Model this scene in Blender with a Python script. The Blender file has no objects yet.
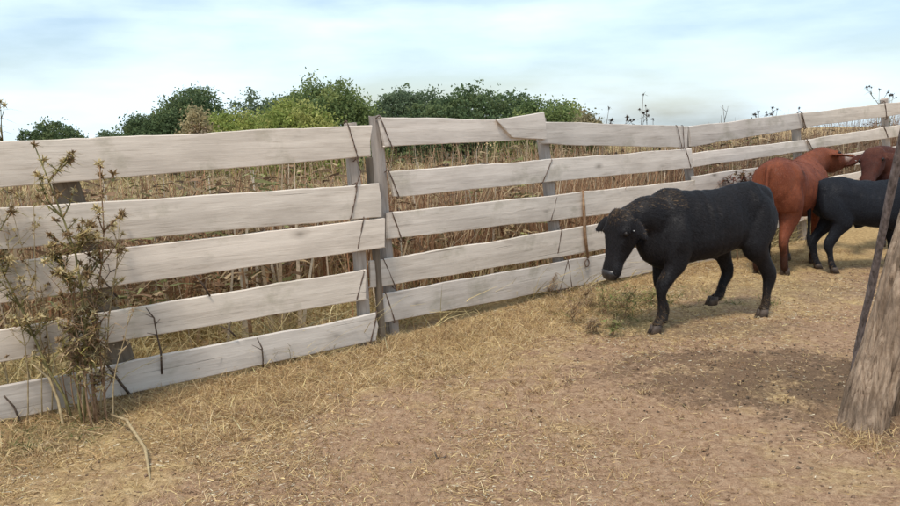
import bpy, bmesh, math, random
import numpy as np
from mathutils import Vector, Matrix, noise
random.seed(7); RNG = np.random.default_rng(11)
SC = bpy.context.scene
COL = SC.collection

# ------------------------------------------------------------------ camera, sky, sun, exposure
F = 780.0 / 900.0
EYE = Vector((0, 0, 1.5))
PITCH = math.atan(124.5 / 780.0); ROLL = math.radians(1.21)
ROT = Matrix.Rotation(math.pi/2 - PITCH, 3, 'X') @ Matrix.Rotation(-ROLL, 3, 'Z')
cd = bpy.data.cameras.new('camera'); cam = bpy.data.objects.new('camera', cd); COL.objects.link(cam)
cam.matrix_world = Matrix.Translation(EYE) @ ROT.to_4x4()
cd.sensor_width = 36; cd.lens = 36 * F; cd.clip_start = .05; cd.clip_end = 2000
SC.camera = cam
SC.view_settings.view_transform = 'Standard'; SC.view_settings.look = 'None'
SC.view_settings.exposure = 0.95; SC.view_settings.gamma = 1; SC.view_settings.use_curve_mapping = False

SUN_EL = math.radians(62); SUN_AZ = math.radians(200)   # azimuth measured clockwise from +Y
W = bpy.data.worlds.new('World'); SC.world = W; W.use_nodes = True
nt = W.node_tree; N = nt.nodes; L = nt.links
bg = N['Background']
sky = N.new('ShaderNodeTexSky'); sky.sky_type = 'NISHITA'; sky.sun_disc = False
sky.sun_elevation = SUN_EL; sky.sun_rotation = SUN_AZ
sky.air_density = 1.0; sky.dust_density = 1.4; sky.ozone_density = 1.6
tc = N.new('ShaderNodeTexCoord'); mp = N.new('ShaderNodeMapping'); mp.inputs['Scale'].default_value = (1.4, 1.4, 6.5)
L.new(tc.outputs['Generated'], mp.inputs['Vector'])
nz = N.new('ShaderNodeTexNoise'); nz.inputs['Scale'].default_value = 1.9; nz.inputs['Detail'].default_value = 7; nz.inputs['Roughness'].default_value = .52
L.new(mp.outputs['Vector'], nz.inputs['Vector'])
cr = N.new('ShaderNodeMapRange'); cr.inputs['From Min'].default_value = .38; cr.inputs['From Max'].default_value = .64
cr.inputs['To Min'].default_value = .12; cr.inputs['To Max'].default_value = .95
L.new(nz.outputs['Fac'], cr.inputs['Value'])
mx = N.new('ShaderNodeMix'); mx.data_type = 'RGBA'
L.new(cr.outputs['Result'], mx.inputs['Factor']); L.new(sky.outputs['Color'], mx.inputs['A'])
mx.inputs['B'].default_value = (5.95, 7.15, 7.95, 1)
L.new(mx.outputs['Result'], bg.inputs['Color']); bg.inputs['Strength'].default_value = .088

sd = bpy.data.lights.new('sun', 'SUN'); sd.energy = 1.5; sd.angle = math.radians(10); sd.color = (1, .92, .82)
sun = bpy.data.objects.new('sun', sd); COL.objects.link(sun)
sv = Vector((math.sin(SUN_AZ)*math.cos(SUN_EL), math.cos(SUN_AZ)*math.cos(SUN_EL), math.sin(SUN_EL)))
sun.rotation_euler = sv.to_track_quat('Z', 'Y').to_euler()

# ------------------------------------------------------------------ helpers
def ray(px, py):
    return (ROT @ Vector(((px-450)/780.0, (253-py)/780.0, -1))).normalized()
def ground_at(px, py, z=0.0):
    d = ray(px, py); t = (z-EYE.z)/d.z
    return EYE + d*t
def depth_at(px, Y, py=253):
    d = ray(px, py); return EYE + d*(Y/d.y)

def tag(o, label=None, cat=None, group=None, kind=None):
    if label: o['label'] = label
    if cat: o['category'] = cat
    if group: o['group'] = group
    if kind: o['kind'] = kind
    return o
def empty(name, loc, rz=0):
    o = bpy.data.objects.new(name, None); COL.objects.link(o); o.location = loc; o.rotation_euler = (0, 0, rz)
    o.empty_display_size = .1
    return o
def link(name, me, mat=None, parent=None, smooth=False):
    o = bpy.data.objects.new(name, me); COL.objects.link(o)
    if mat is not None and not me.materials: me.materials.append(mat)
    if parent: o.parent = parent
    if smooth: me.polygons.foreach_set('use_smooth', [True]*len(me.polygons))
    return o
def np_mesh(name, V, Fc, col=None):
    """V (n,3); Fc (m,k) faces of equal size"""
    me = bpy.data.meshes.new(name)
    V = np.asarray(V, np.float32); Fc = np.asarray(Fc, np.int32)
    k = Fc.shape[1]
    me.vertices.add(len(V)); me.vertices.foreach_set('co', V.ravel())
    me.loops.add(Fc.size); me.loops.foreach_set('vertex_index', Fc.ravel())
    me.polygons.add(len(Fc)); me.polygons.foreach_set('loop_start', np.arange(0, Fc.size, k, dtype=np.int32))
    me.update(calc_edges=True)
    if col is not None:
        a = me.color_attributes.new('Tint', 'FLOAT_COLOR', 'POINT')
        c = np.ones((len(V), 4), np.float32); c[:, :3] = col
        a.data.foreach_set('color', c.ravel())
    return me
class MB:
    """collects tubes, lofts and faces"""
    def __init__(s): s.v = []; s.f = []
    def ring_loft(s, rings, cap=True):
        b = len(s.v); n = len(rings[0])
        for r in rings: s.v += [tuple(p) for p in r]
        for i in range(len(rings)-1):
            for j in range(n):
                k = (j+1) % n
                s.f.append((b+i*n+j, b+i*n+k, b+(i+1)*n+k, b+(i+1)*n+j))
        if cap:
            s.f.append(tuple(b+j for j in range(n))[::-1]); s.f.append(tuple(b+(len(rings)-1)*n+j for j in range(n)))
    def tube(s, pts, rad, n=6):
        pts = [Vector(p) for p in pts]
        if not hasattr(rad, '__len__'): rad = [rad]*len(pts)
        rings = []; up = None
        for i, p in enumerate(pts):
            t = (pts[min(i+1, len(pts)-1)] - pts[max(i-1, 0)])
            if t.length < 1e-9: t = Vector((0, 0, 1))
            t.normalize()
            if up is None:
                up = Vector((0, 0, 1)) if abs(t.z) < .9 else Vector((0, 1, 0))
            u = t.cross(up)
            if u.length < 1e-4: u = t.cross(Vector((1, .3, 0)))
            u.normalize(); w = u.cross(t).normalized(); up = w
            rings.append([p + (u*math.cos(a) + w*math.sin(a))*rad[i] for a in [2*math.pi*j/n for j in range(n)]])
        s.ring_loft(rings)
    def face(s, *pts):
        b = len(s.v); s.v += [tuple(p) for p in pts]; s.f.append(tuple(range(b, b+len(pts))))
    def mesh(s, name):
        me = bpy.data.meshes.new(name); me.from_pydata(s.v, [], s.f); me.update(); return me
    def build(s, name, mat, parent=None, smooth=False):
        return link(name, s.mesh(name), mat, parent, smooth)

def fbm(x, y, s, o=2):
    v = 0; a = 1
    for i in range(o):
        v += a*noise.noise(Vector((x*s, y*s, 3.7+i))); a *= .5; s *= 2.1
    return v

# ------------------------------------------------------------------ materials
def mat(name, rough=.8, spec=.3):
    m = bpy.data.materials.new(name); m.use_nodes = True
    b = m.node_tree.nodes['Principled BSDF']; b.inputs['Roughness'].default_value = rough
    b.inputs['Specular IOR Level'].default_value = spec
    return m, m.node_tree, b
def nnoise(t, vec, scale, detail=4, rough=.55, dist=0):
    n = t.nodes.new('ShaderNodeTexNoise'); n.inputs['Scale'].default_value = scale
    n.inputs['Detail'].default_value = detail; n.inputs['Roughness'].default_value = rough; n.inputs['Distortion'].default_value = dist
    if vec is not None: t.links.new(vec, n.inputs['Vector'])
    return n.outputs['Fac']
def ramp(t, fac, stops):
    r = t.nodes.new('ShaderNodeValToRGB'); e = r.color_ramp.elements
    while len(e) < len(stops): e.new(.5)
    for i, (p, c) in enumerate(stops):
        e[i].position = p; e[i].color = (c[0], c[1], c[2], 1) if hasattr(c, '__len__') else (c, c, c, 1)
    t.links.new(fac, r.inputs['Fac']); return r.outputs['Color']
def mixc(t, fac, a, b, mode='MIX'):
    m = t.nodes.new('ShaderNodeMix'); m.data_type = 'RGBA'; m.blend_type = mode
    for s, v in (('Factor', fac), ('A', a), ('B', b)):
        i = [q for q in m.inputs if q.name == s and (q.type == ('VALUE' if s == 'Factor' else 'RGBA'))][0]
        if hasattr(v, 'is_linked'): t.links.new(v, i)
        elif s == 'Factor': i.default_value = v
        else: i.default_value = (v[0], v[1], v[2], 1)
    return [q for q in m.outputs if q.type == 'RGBA'][0]
def mth(t, op, a, b=None, clamp=False):
    m = t.nodes.new('ShaderNodeMath'); m.operation = op; m.use_clamp = clamp
    for i, v in enumerate((a, b)):
        if v is None: continue
        if hasattr(v, 'is_linked'): t.links.new(v, m.inputs[i])
        else: m.inputs[i].default_value = v
    return m.outputs[0]
def bump(t, b, h, strength=.5, dist=.01):
    n = t.nodes.new('ShaderNodeBump'); n.inputs['Strength'].default_value = strength; n.inputs['Distance'].default_value = dist
    t.links.new(h, n.inputs['Height']); t.links.new(n.outputs['Normal'], b.inputs['Normal'])
def objc(t, scale=(1, 1, 1), rnd=False):
    c = t.nodes.new('ShaderNodeTexCoord'); m = t.nodes.new('ShaderNodeMapping'); m.inputs['Scale'].default_value = scale
    t.links.new(c.outputs['Object'], m.inputs['Vector'])
    if rnd:
        oi = t.nodes.new('ShaderNodeObjectInfo'); t.links.new(mth(t, 'MULTIPLY', oi.outputs['Random'], 40.0), m.inputs['Location'])
    return m.outputs['Vector']

def wood_mat(name, light, mid, dark, wash=.5):
    m, t, b = mat(name, .85, .15)
    v = objc(t, (1.0, 7, 16), True)
    g = nnoise(t, v, 3.2, 8, .65, .6)
    big = nnoise(t, objc(t, (1.2, 3, 4), True), 1.7, 4, .6)
    oi = t.nodes.new('ShaderNodeObjectInfo')
    c1 = ramp(t, g, [(.30, dark), (.42, mid), (.60, light)])
    grey = ramp(t, big, [(.36, tuple(x*.80 for x in mid)), (.58, light)])
    c = mixc(t, wash, c1, grey)
    # knots and stains
    vo = t.nodes.new('ShaderNodeTexVoronoi'); vo.inputs['Scale'].default_value = 2.3
    t.links.new(objc(t, (1, 1, 2.2), True), vo.inputs['Vector'])
    k = ramp(t, vo.outputs['Distance'], [(.03, (1, 1, 1)), (.10, (.35, .35, .35)), (.20, (0, 0, 0))])
    kk = mth(t, 'MULTIPLY', mth(t, 'MULTIPLY', k, .8), ramp(t, big, [(.45, 0.0), (.55, 1.0)]))
    st = nnoise(t, objc(t, (2.5, 3, 3), True), 1.1, 6, .65)
    c = mixc(t, ramp(t, st, [(.56, 0.0), (.70, .55)]), c, (.36, .33, .24))
    c = mixc(t, kk, c, tuple(x*.45 for x in dark))
    # long cracks
    cv = nnoise(t, objc(t, (.5, 5, 34), True), 2.2, 3, .5)
    cm = ramp(t, cv, [(.27, (1, 1, 1)), (.32, (0, 0, 0))])
    c = mixc(t, mth(t, 'MULTIPLY', cm, .55), c, tuple(x*.4 for x in dark))
    tint = ramp(t, oi.outputs['Random'], [(0, (.80, .79, .78)), (.35, (.98, .95, .92)), (.7, (.90, .87, .82)), (1, (1.04, .99, .93))])
    c = mixc(t, 1.0, c, tint, 'MULTIPLY')
    t.links.new(c, b.inputs['Base Color'])
    bump(t, b, mth(t, 'SUBTRACT', g, cm), .55, .004)
    return m
M_PLANK = wood_mat('weathered_whitewashed_wood', (.80, .725, .645), (.68, .605, .53), (.42, .345, .275), .50)
M_POST = wood_mat('grey_post_wood', (.50, .44, .39), (.36, .31, .27), (.15, .12, .10), .4)
M_SHADEPOST = wood_mat('shaded_post_wood', (.22, .18, .14), (.15, .12, .09), (.06, .045, .035), .4)  # post wood darkened: shade behind the planks put into the colour

def tint_mat(name, rough=.8, spec=.2, sc=30, var=.35, trans=0):
    m, t, b = mat(name, rough, spec)
    a = t.nodes.new('ShaderNodeAttribute'); a.attribute_name = 'Tint'
    n = nnoise(t, objc(t), sc, 2)
    c = mixc(t, 1.0, a.outputs['Color'], ramp(t, n, [(.3, 1-var), (.7, 1.0)]), 'MULTIPLY')
    t.links.new(c, b.inputs['Base Color'])
    if trans:
        tr = t.nodes.new('ShaderNodeBsdfTranslucent'); t.links.new(c, tr.inputs['Color'])
        ms = t.nodes.new('ShaderNodeMixShader'); ms.inputs[0].default_value = trans
        t.links.new(b.outputs[0], ms.inputs[1]); t.links.new(tr.outputs[0], ms.inputs[2])
        t.links.new(ms.outputs[0], t.nodes['Material Output'].inputs['Surface'])
    return m
M_STRAW = tint_mat('dry_straw', .75, .25, 40, .25, .15)
M_LEAF = tint_mat('bush_leaf', .8, .1, 3, .25, .45)
M_WEEDLEAF = tint_mat('weed_leaf', .8, .2, 60, .3, .2)
M_CLOD = tint_mat('soil_clod', .95, .1, 60, .4)
def plain_mat(name, c1, c2, sc, rough=.8, spec=.2, bmp=0, stretch=(1, 1, 1)):
    m, t, b = mat(name, rough, spec)
    n = nnoise(t, objc(t, stretch), sc, 6, .6)
    t.links.new(ramp(t, n, [(.35, c1), (.65, c2)]), b.inputs['Base Color'])
    if bmp: bump(t, b, n, .7, bmp)
    return m
M_WIRE = plain_mat('rusty_wire', (.06, .04, .03), (.17, .10, .065), 90, .7, .4)
M_STEM = plain_mat('dry_stem', (.30, .22, .12), (.48, .38, .22), 40)
M_GSTEM = plain_mat('olive_stem', (.16, .14, .06), (.30, .26, .11), 30)
M_RSTEM = plain_mat('reddish_stem', (.20, .11, .06), (.38, .25, .15), 30)
M_TWIG = plain_mat('dark_twig', (.055, .04, .03), (.14, .10, .075), 50)
M_BARK = plain_mat('shrub_bark', (.09, .07, .05), (.18, .14, .10), 12)
M_HEAD = plain_mat('dry_flower_head', (.46, .36, .18), (.76, .64, .38), 120, .9)
M_HEAD2 = plain_mat('brown_flower_head', (.22, .14, .07), (.40, .28, .15), 120, .9)

def ground_mat():
    m, t, b = mat('dirt_and_dead_grass', .95, .08)
    g = t.nodes.new('ShaderNodeNewGeometry'); P = g.outputs['Position']
    mpn = t.nodes.new('ShaderNodeMapping'); mpn.inputs['Scale'].default_value = (1, 1.0, 1); t.links.new(P, mpn.inputs['Vector'])
    v = mpn.outputs['Vector']
    big = nnoise(t, v, .75, 5, .6); med = nnoise(t, v, 4.0, 5, .6); fine = nnoise(t, v, 28, 5, .7); vf = nnoise(t, v, 130, 3, .7)
    dirt = ramp(t, fine, [(.30, (.26, .155, .090)), (.50, (.385, .245, .150)), (.70, (.50, .345, .22))])
    dry = ramp(t, fine, [(.30, (.29, .19, .085)), (.50, (.49, .345, .165)), (.68, (.66, .49, .26))])
    sx = t.nodes.new('ShaderNodeSeparateXYZ'); t.links.new(P, sx.inputs[0]); X, Y = sx.outputs[0], sx.outputs[1]
    # nearness to the fence: grass cover grows towards it and beyond it
    fl = mth(t, 'SUBTRACT', mth(t, 'ADD', mth(t, 'MULTIPLY', X, .70), 5.95), Y)      # >0 in front of the fence line
    near = mth(t, 'SUBTRACT', 1.25, mth(t, 'MULTIPLY', fl, .55), True)
    gf = mth(t, 'ADD', mth(t, 'MULTIPLY', near, .75), mth(t, 'MULTIPLY', mth(t, 'SUBTRACT', big, .5), 2.2))
    gf = mth(t, 'ADD', gf, mth(t, 'MULTIPLY', mth(t, 'SUBTRACT', med, .5), 1.6))
    gf = ramp(t, gf, [(.10, 0.0), (.70, .95)])
    c = mixc(t, gf, dirt, dry)
    # noise-edged colour patches, darkest beside the log
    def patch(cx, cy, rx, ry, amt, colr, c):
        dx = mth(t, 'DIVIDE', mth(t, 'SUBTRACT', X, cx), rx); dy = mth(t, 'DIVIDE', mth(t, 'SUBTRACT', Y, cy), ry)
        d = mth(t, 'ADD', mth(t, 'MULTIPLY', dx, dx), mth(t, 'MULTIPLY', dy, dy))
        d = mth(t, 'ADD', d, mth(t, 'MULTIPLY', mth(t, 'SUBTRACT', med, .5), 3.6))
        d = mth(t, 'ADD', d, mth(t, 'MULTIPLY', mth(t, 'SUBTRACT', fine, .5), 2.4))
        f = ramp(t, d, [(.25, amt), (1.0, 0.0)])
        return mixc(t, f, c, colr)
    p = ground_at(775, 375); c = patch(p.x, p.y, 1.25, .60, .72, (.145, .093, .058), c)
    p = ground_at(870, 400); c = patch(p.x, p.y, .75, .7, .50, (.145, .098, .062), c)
    p = ground_at(700, 330); c = patch(p.x, p.y, .8, .30, .45, (.17, .125, .080), c)  # dark under the front calf, its shadow put into the soil colour
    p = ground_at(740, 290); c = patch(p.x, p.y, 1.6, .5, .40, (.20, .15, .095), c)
    p = ground_at(620, 325); c = patch(p.x, p.y, .35, .3, .45, (.16, .15, .055), c)
    p = ground_at(40, 440); c = patch(p.x, p.y, .40, .25, .55, (.15, .125, .06), c)
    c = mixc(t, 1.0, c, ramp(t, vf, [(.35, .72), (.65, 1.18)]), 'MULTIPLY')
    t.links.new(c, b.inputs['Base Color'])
    hh = mth(t, 'ADD', mth(t, 'MULTIPLY', fine, .7), mth(t, 'MULTIPLY', vf, .35))
    bump(t, b, hh, .9, .03)
    return m

# ------------------------------------------------------------------ fence lines
A0 = ground_at(0, 424); A1 = ground_at(376, 346)
B0 = ground_at(385, 339); B1 = ground_at(604, 285)
def flat(v): return Vector((v.x, v.y, 0))
def plane_pt(px, py, P, D):
    n = Vector((-D.y, D.x, 0)); d = ray(px, py); t = (P-EYE).dot(n)/d.dot(n)
    return EYE + d*t
dA = flat(A1-A0).normalized(); dB = flat(B1-B0).normalized()
C0 = flat(plane_pt(690, 200, B0, dB))
C1 = flat(depth_at(889, C0.y*1.32)); dC = (C1-C0).normalized()

def fence_dist(x, y):
    """signed distance in front of (positive) or behind the fence polyline"""
    best = 1e9; s = 1
    for P, D, Ls in ((A0-dA*6, dA, 6+(A1-A0).length), (B0, dB, (C0-B0).length), (C0, dC, 30)):
        v = Vector((x-P.x, y-P.y, 0)); t = max(0, min(Ls, v.dot(D))); q = v-D*t
        if q.length < best:
            best = q.length; s = 1 if (D.x*v.y-D.y*v.x) < 0 else -1
    return best*s

def hgt(x, y, fine=True):
    h = .035*fbm(x, y, .55) 
    if y > 11: h -= .007*(y-11)
    e = max(0, min(1, (x-4.0)/3)); h += .16*e*min(1, max(0, (y-6)/4)) if y < 30 else .16*e
    if fine and -7 < x < 12 and y < 15:
        h += .011*fbm(x+9, y, 3.2, 2) + .007*fbm(x, y+5, 11, 2)
    return h
def axis(lo, hi, step, flo, fhi):
    a = list(np.arange(lo, hi, step)); s = step; x = lo; left = []
    while x > flo: s *= 1.22; x -= s; left.append(x)
    s = step; x = a[-1]; right = []
    while x < fhi: s *= 1.22; x += s; right.append(x)
    return left[::-1] + a + right
xs = axis(-4.2, 6.2, .028, -500, 500); ys = axis(1.7, 8.8, .028, -60, 900)
V = np.array([(x, y, hgt(x, y)) for y in ys for x in xs], np.float32)
nx, ny = len(xs), len(ys)
# hoof prints pressed into the dirt, thickest along the way the herd walks
HP = []
for k in range(210):
    t_ = random.random(); cx_ = ground_at(430+t_*400, 420-t_*110); a_ = random.uniform(-.6, .6)
    HP.append((cx_.x+random.gauss(0, .75), cx_.y+random.gauss(0, .55), a_, random.uniform(.006, .017)))
for hx_, hy_, a_, dp in HP:
    m_ = np.where((abs(V[:, 0]-hx_) < .16) & (abs(V[:, 1]-hy_) < .16))[0]
    if len(m_) == 0 or fence_dist(hx_, hy_) < .35: continue
    dx = V[m_, 0]-hx_; dy = V[m_, 1]-hy_; u_ = (dx*math.cos(a_)+dy*math.sin(a_))/.062; w_ = (-dx*math.sin(a_)+dy*math.cos(a_))/.048
    r_ = np.sqrt(u_**2+w_**2); V[m_, 2] += -dp*np.exp(-(r_**4))+dp*.55*np.exp(-((r_-1.45)/.35)**2)
ii, jj = np.meshgrid(np.arange(nx-1), np.arange(ny-1)); b0 = (jj*nx+ii).ravel()
me = np_mesh('ground', V, np.stack([b0, b0+1, b0+nx+1, b0+nx], 1))
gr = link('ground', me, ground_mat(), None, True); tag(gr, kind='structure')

# ------------------------------------------------------------------ fences
def plank(fence, P, D, tl, tr, bl, br, mat_=None, off=0.0, thick=.026, name='plank', seed=0, wob=.006):
    """tl.. are photo measurements carried on to the fence's vertical plane; gives a solid board with worn edges"""
    rs = random.Random(seed*31+5)
    nrm = Vector((D.y, -D.x, 0))            # towards the camera side
    c = [plane_pt(*q, P+nrm*off, D) for q in (tl, tr, bl, br)]
    o = c[2].copy(); base = Vector((o.x, o.y, o.z))
    loc = [((q-base).dot(D), (q-base).z) for q in c]
    n = max(4, int(abs(loc[1][0]-loc[0][0])/.07))
    rings = []
    sx = rs.random()*50
    for i in range(n+1):
        f = i/n
        xt = loc[0][0]+(loc[1][0]-loc[0][0])*f; xb = loc[2][0]+(loc[3][0]-loc[2][0])*f
        zt = loc[0][1]+(loc[1][1]-loc[0][1])*f; zb = loc[2][1]+(loc[3][1]-loc[2][1])*f
        zt += wob*(noise.noise(Vector((xt*2+sx, 0, 0)))*1.5+noise.noise(Vector((xt*11+sx, 3, 0)))*.6)
        zb += wob*(noise.noise(Vector((xb*2+sx, 9, 0)))*1.5+noise.noise(Vector((xb*11+sx, 5, 0)))*.6)
        bow = .010*noise.noise(Vector((xt*1.3+sx, 7, 1)))
        cup = .004
        e = .004
        y0 = -thick/2+bow; y1 = thick/2+bow          # local -Y is the near face
        zm = (zt+zb)/2; xm = (xt+xb)/2
        rings.append([(xb, y0+e, zb), (xb, y0, zb+e*1.2), (xm, y0-cup, zm), (xt, y0, zt-e*1.2), (xt, y0+e, zt),
                      (xt, y1-e, zt), (xt, y1, zt-e), (xb, y1, zb+e), (xb, y1-e, zb)])
    for e_ in (0, 1, -2, -1):
        rings[e_] = [(p[0]+rs.uniform(-.006, .006)*(2.0 if e_ in (0, -1) else .4), p[1], p[2]+rs.uniform(-.003, .003)) for p in rings[e_]]
    mb = MB(); mb.ring_loft([[Vector(p) for p in r][::-1] for r in rings])
    ob = mb.build(name, mat_ or M_PLANK, fence)
    ob.matrix_local = fence.matrix_world.inverted() @ (Matrix.Translation(base) @ Matrix.Rotation(math.atan2(D.y, D.x), 4, 'Z'))
    return ob
def post(fence, P, D, top, bot, w=.10, d=.09, off=-.065, mat_=None, name='post', sink=.25):
    nrm = Vector((D.y, -D.x, 0))
    a = plane_pt(*bot, P+nrm*off, D); b = plane_pt(*top, P+nrm*off, D)
    ax = (b-a).normalized(); a = a-ax*sink; Lh = (b-a).length
    sx = random.random()*90; rings = []; n = 16
    for i in range(n+1):
        f = i/n; z = Lh*f; k = 1-.06*f; rg = []
        for j in range(10):
            an = 2*math.pi*(j+.5)/10
            cx = math.copysign(abs(math.cos(an))**.55, math.cos(an)); cy = math.copysign(abs(math.sin(an))**.55, math.sin(an))
            r = 1+.10*noise.noise(Vector((cx*2+sx, cy*2, z*2.2)))
            rg.append(Vector((w/2*k*cx*r, d/2*k*cy*r, z + (.012*noise.noise(Vector((cx*3, cy*3, sx))) if i == n else 0))))
        rings.append(rg)
    mb = MB(); mb.ring_loft(rings)
    ob = mb.build(name, mat_ or M_POST, fence)
    ob.data.transform(Matrix.Rotation(math.pi/2, 4, 'Y').inverted())   # length along local X for the grain
    X = ax; Y = Vector((-D.y, D.x, 0)); Y = (Y-X*Y.dot(X)).normalized(); Z = X.cross(Y)
    # after transform local axes: X -> along length
    R = Matrix((X, Y, Z)).transposed()
    lo = min(v.co.x for v in ob.data.vertices); hi = max(v.co.x for v in ob.data.vertices)
    if abs(lo) > abs(hi): ob.data.transform(Matrix.Rotation(math.pi, 4, 'Z'))
    ob.matrix_local = fence.matrix_world.inverted() @ (Matrix.Translation(a) @ R.to_4x4())
    return ob
def wire(fence, P, D, pts, r=.0032, off=.022, wrap=True):
    nrm = Vector((D.y, -D.x, 0)); q = [plane_pt(*p, P+nrm*off, D) for p in pts]
    if wrap:                                 # goes over and under the board to its back
        q = [q[0]-nrm*.05-Vector((0, 0, .01)), q[0]-nrm*.012+Vector((0, 0, .010))] + q + [q[-1]-nrm*.012-Vector((0, 0, .010)), q[-1]-nrm*.05+Vector((0, 0, .01))]
    pp = []
    for i in range(len(q)-1):
        for k in range(5):
            f = k/5; p = q[i].lerp(q[i+1], f)
            if k: p = p + D*random.uniform(-.002, .002) + nrm*random.uniform(0, .002)
            pp.append(p)
    pp.append(q[-1])
    mb = MB()
    for ph in (0, math.pi): mb.tube([p + (D*math.cos(i*1.1+ph)+nrm*.5*math.sin(i*1.1+ph))*r*1.1 for i, p in enumerate(pp)], r*.72, 5)
    o = mb.build('wire_tie', M_WIRE, fence)
    o.matrix_local = fence.matrix_world.inverted()
    return o

def mk_fence(P, label):
    f = empty('plank_fence', (P.x, P.y, 0)); bpy.context.view_layer.update()
    tag(f, label, 'fence', 'whitewashed plank fence sections round the corral'); return f

fA = mk_fence(A0, 'left section of whitewashed plank fence, partly hidden by the tall dry thistle')
fB = mk_fence(B0, 'middle section of whitewashed plank fence with its planks wired to posts behind the black calf')
fC = mk_fence(C0, 'right section of whitewashed plank fence climbing away above the red cow')
bpy.context.view_layer.update()
for i, q in enumerate([
    ((-50, 144), (370, 125), (-50, 192), (370, 156.5)),
    ((-50, 211), (379, 184), (-50, 254), (381, 217)),
    ((-50, 268), (383, 218), (-50, 310), (385, 247.5)),
    ((-50, 337), (365, 270), (-50, 370), (366, 299)),
    ((-50, 396), (376, 313.5), (-50, 432), (376, 340))]):
    plank(fA, A0, dA, *q, seed=i, off=.002*i)
post(fA, A0, dA, (350, 123), (366, 352), .085, .08)
post(fA, A0, dA, (369, 158), (383, 352), .045, .06, -.10, M_SHADEPOST)
post(fA, A0, dA, (54, 146), (136, 408), .145, .08, -.075, M_SHADEPOST)
for q in ([(347, 122), (353, 140), (358, 158)], [(357, 160), (361, 172), (356, 186)], [(357, 184), (355, 200), (351, 218)], [(364, 218), (358, 248)],
          [(364, 272), (357, 299)], [(377, 313), (371, 341)]):
    wire(fA, A0, dA, q)
for i, q in enumerate([
    ((379, 117), (537, 121), (384, 146.5), (537, 139.5)),
    ((389, 171.5), (690, 148.5), (394, 197), (691, 168)),
    ((388, 212.5), (704, 179), (388, 239), (704, 203)),
    ((370, 261), (720, 204), (370, 288), (720, 230)),
    ((379, 294.5), (730, 231), (380, 323), (730, 257))]):
    plank(fB, B0, dB, *q, seed=i+10, off=.002*i)
plank(fB, B0, dB, (539, 121.5), (687, 126), (539, 144), (687, 148), seed=17)
_s = plank(fB, B0, dB, (496, 119.5), (543, 112.5), (512, 137.5), (545, 139), seed=18, off=.030); _s['label'] = 'short splintered plank with a pointed left end nailed over the top plank joint'
post(fB, B0, dB, (375, 116), (394, 347), .085, .09, -.070)
post(fB, B0, dB, (540, 119), (563, 298), .10, .085)
post(fB, B0, dB, (684, 127), (700, 268), .09, .085)
for q in ([(380, 117), (392, 147)], [(389, 171), (399, 197)], [(392, 212), (402, 240)], [(384, 260), (396, 288)], [(386, 294), (395, 322)],
          [(552, 160), (543, 182)], [(557, 197), (551, 221)], [(562, 228), (558, 253)], [(568, 260), (560, 290)], [(568, 260), (572, 288)],
          [(677, 126), (682, 148)], [(683, 126), (684, 148)], [(686, 150), (691, 167)]):
    wire(fB, B0, dB, q)
plank(fC, C0, dC, (688, 126.5), (803, 112.5), (690, 146.5), (806, 127.5), seed=30)
plank(fC, C0, dC, (691, 153), (812, 139), (692, 167), (814, 150), seed=31)
plank(fC, C0, dC, (692, 176), (812, 160), (693, 193), (812, 173), seed=32)
plank(fC, C0, dC, (700, 204), (812, 181), (700, 221), (812, 194), seed=33)
plank(fC, C0, dC, (700, 230), (812, 204), (700, 249), (812, 218), seed=34)
plank(fC, C0, dC, (802, 112.8), (930, 98.5), (805, 127), (930, 110.5), seed=35, off=.03)
plank(fC, C0, dC, (807, 139.5), (930, 120), (810, 149), (930, 132), seed=36, off=.03)
plank(fC, C0, dC, (805, 160), (930, 141), (805, 173), (930, 153), seed=37, off=.03)
plank(fC, C0, dC, (805, 181), (930, 160), (805, 195), (930, 173), seed=38, off=.03)
plank(fC, C0, dC, (805, 204), (930, 180), (805, 219), (930, 194), seed=39, off=.03)
post(fC, C0, dC, (795, 114), (802, 232), .11, .09)
post(fC, C0, dC, (884, 99), (889, 215), .11, .09)
for q in ([(801, 112), (806, 128)], [(807, 139), (813, 150)], [(885, 102), (887, 119)], [(884, 126), (888, 137)]):
    wire(fC, C0, dC, q, .005, .05)

# hanging stick with a wire loop, on the middle section
nB = Vector((dB.y, -dB.x, 0))
hs = empty('hanging_stick', plane_pt(583, 192, B0+nB*.03, dB)); tag(hs, 'short brown stick with a wire loop hanging against the planks by the black calf', 'stick')
bpy.context.view_layer.update()
mb = MB(); q = [plane_pt(x, y, B0+nB*.04, dB) for x, y in ((583, 190), (584, 212), (585, 236), (588, 258))]
mb.tube(q, [.009, .015, .016, .012], 7); o = mb.build('stick', M_RSTEM, hs, True); o.matrix_local = hs.matrix_world.inverted()
mb = MB(); c0 = plane_pt(587, 263, B0+nB*.04, dB)
mb.tube([c0+dB*math.cos(a)*.03+Vector((0, 0, math.sin(a)*.035)) for a in np.linspace(0, 2*math.pi, 14)], .006, 5)
o = mb.build('wire_loop', M_WIRE, hs); o.matrix_local = hs.matrix_world.inverted()

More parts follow.
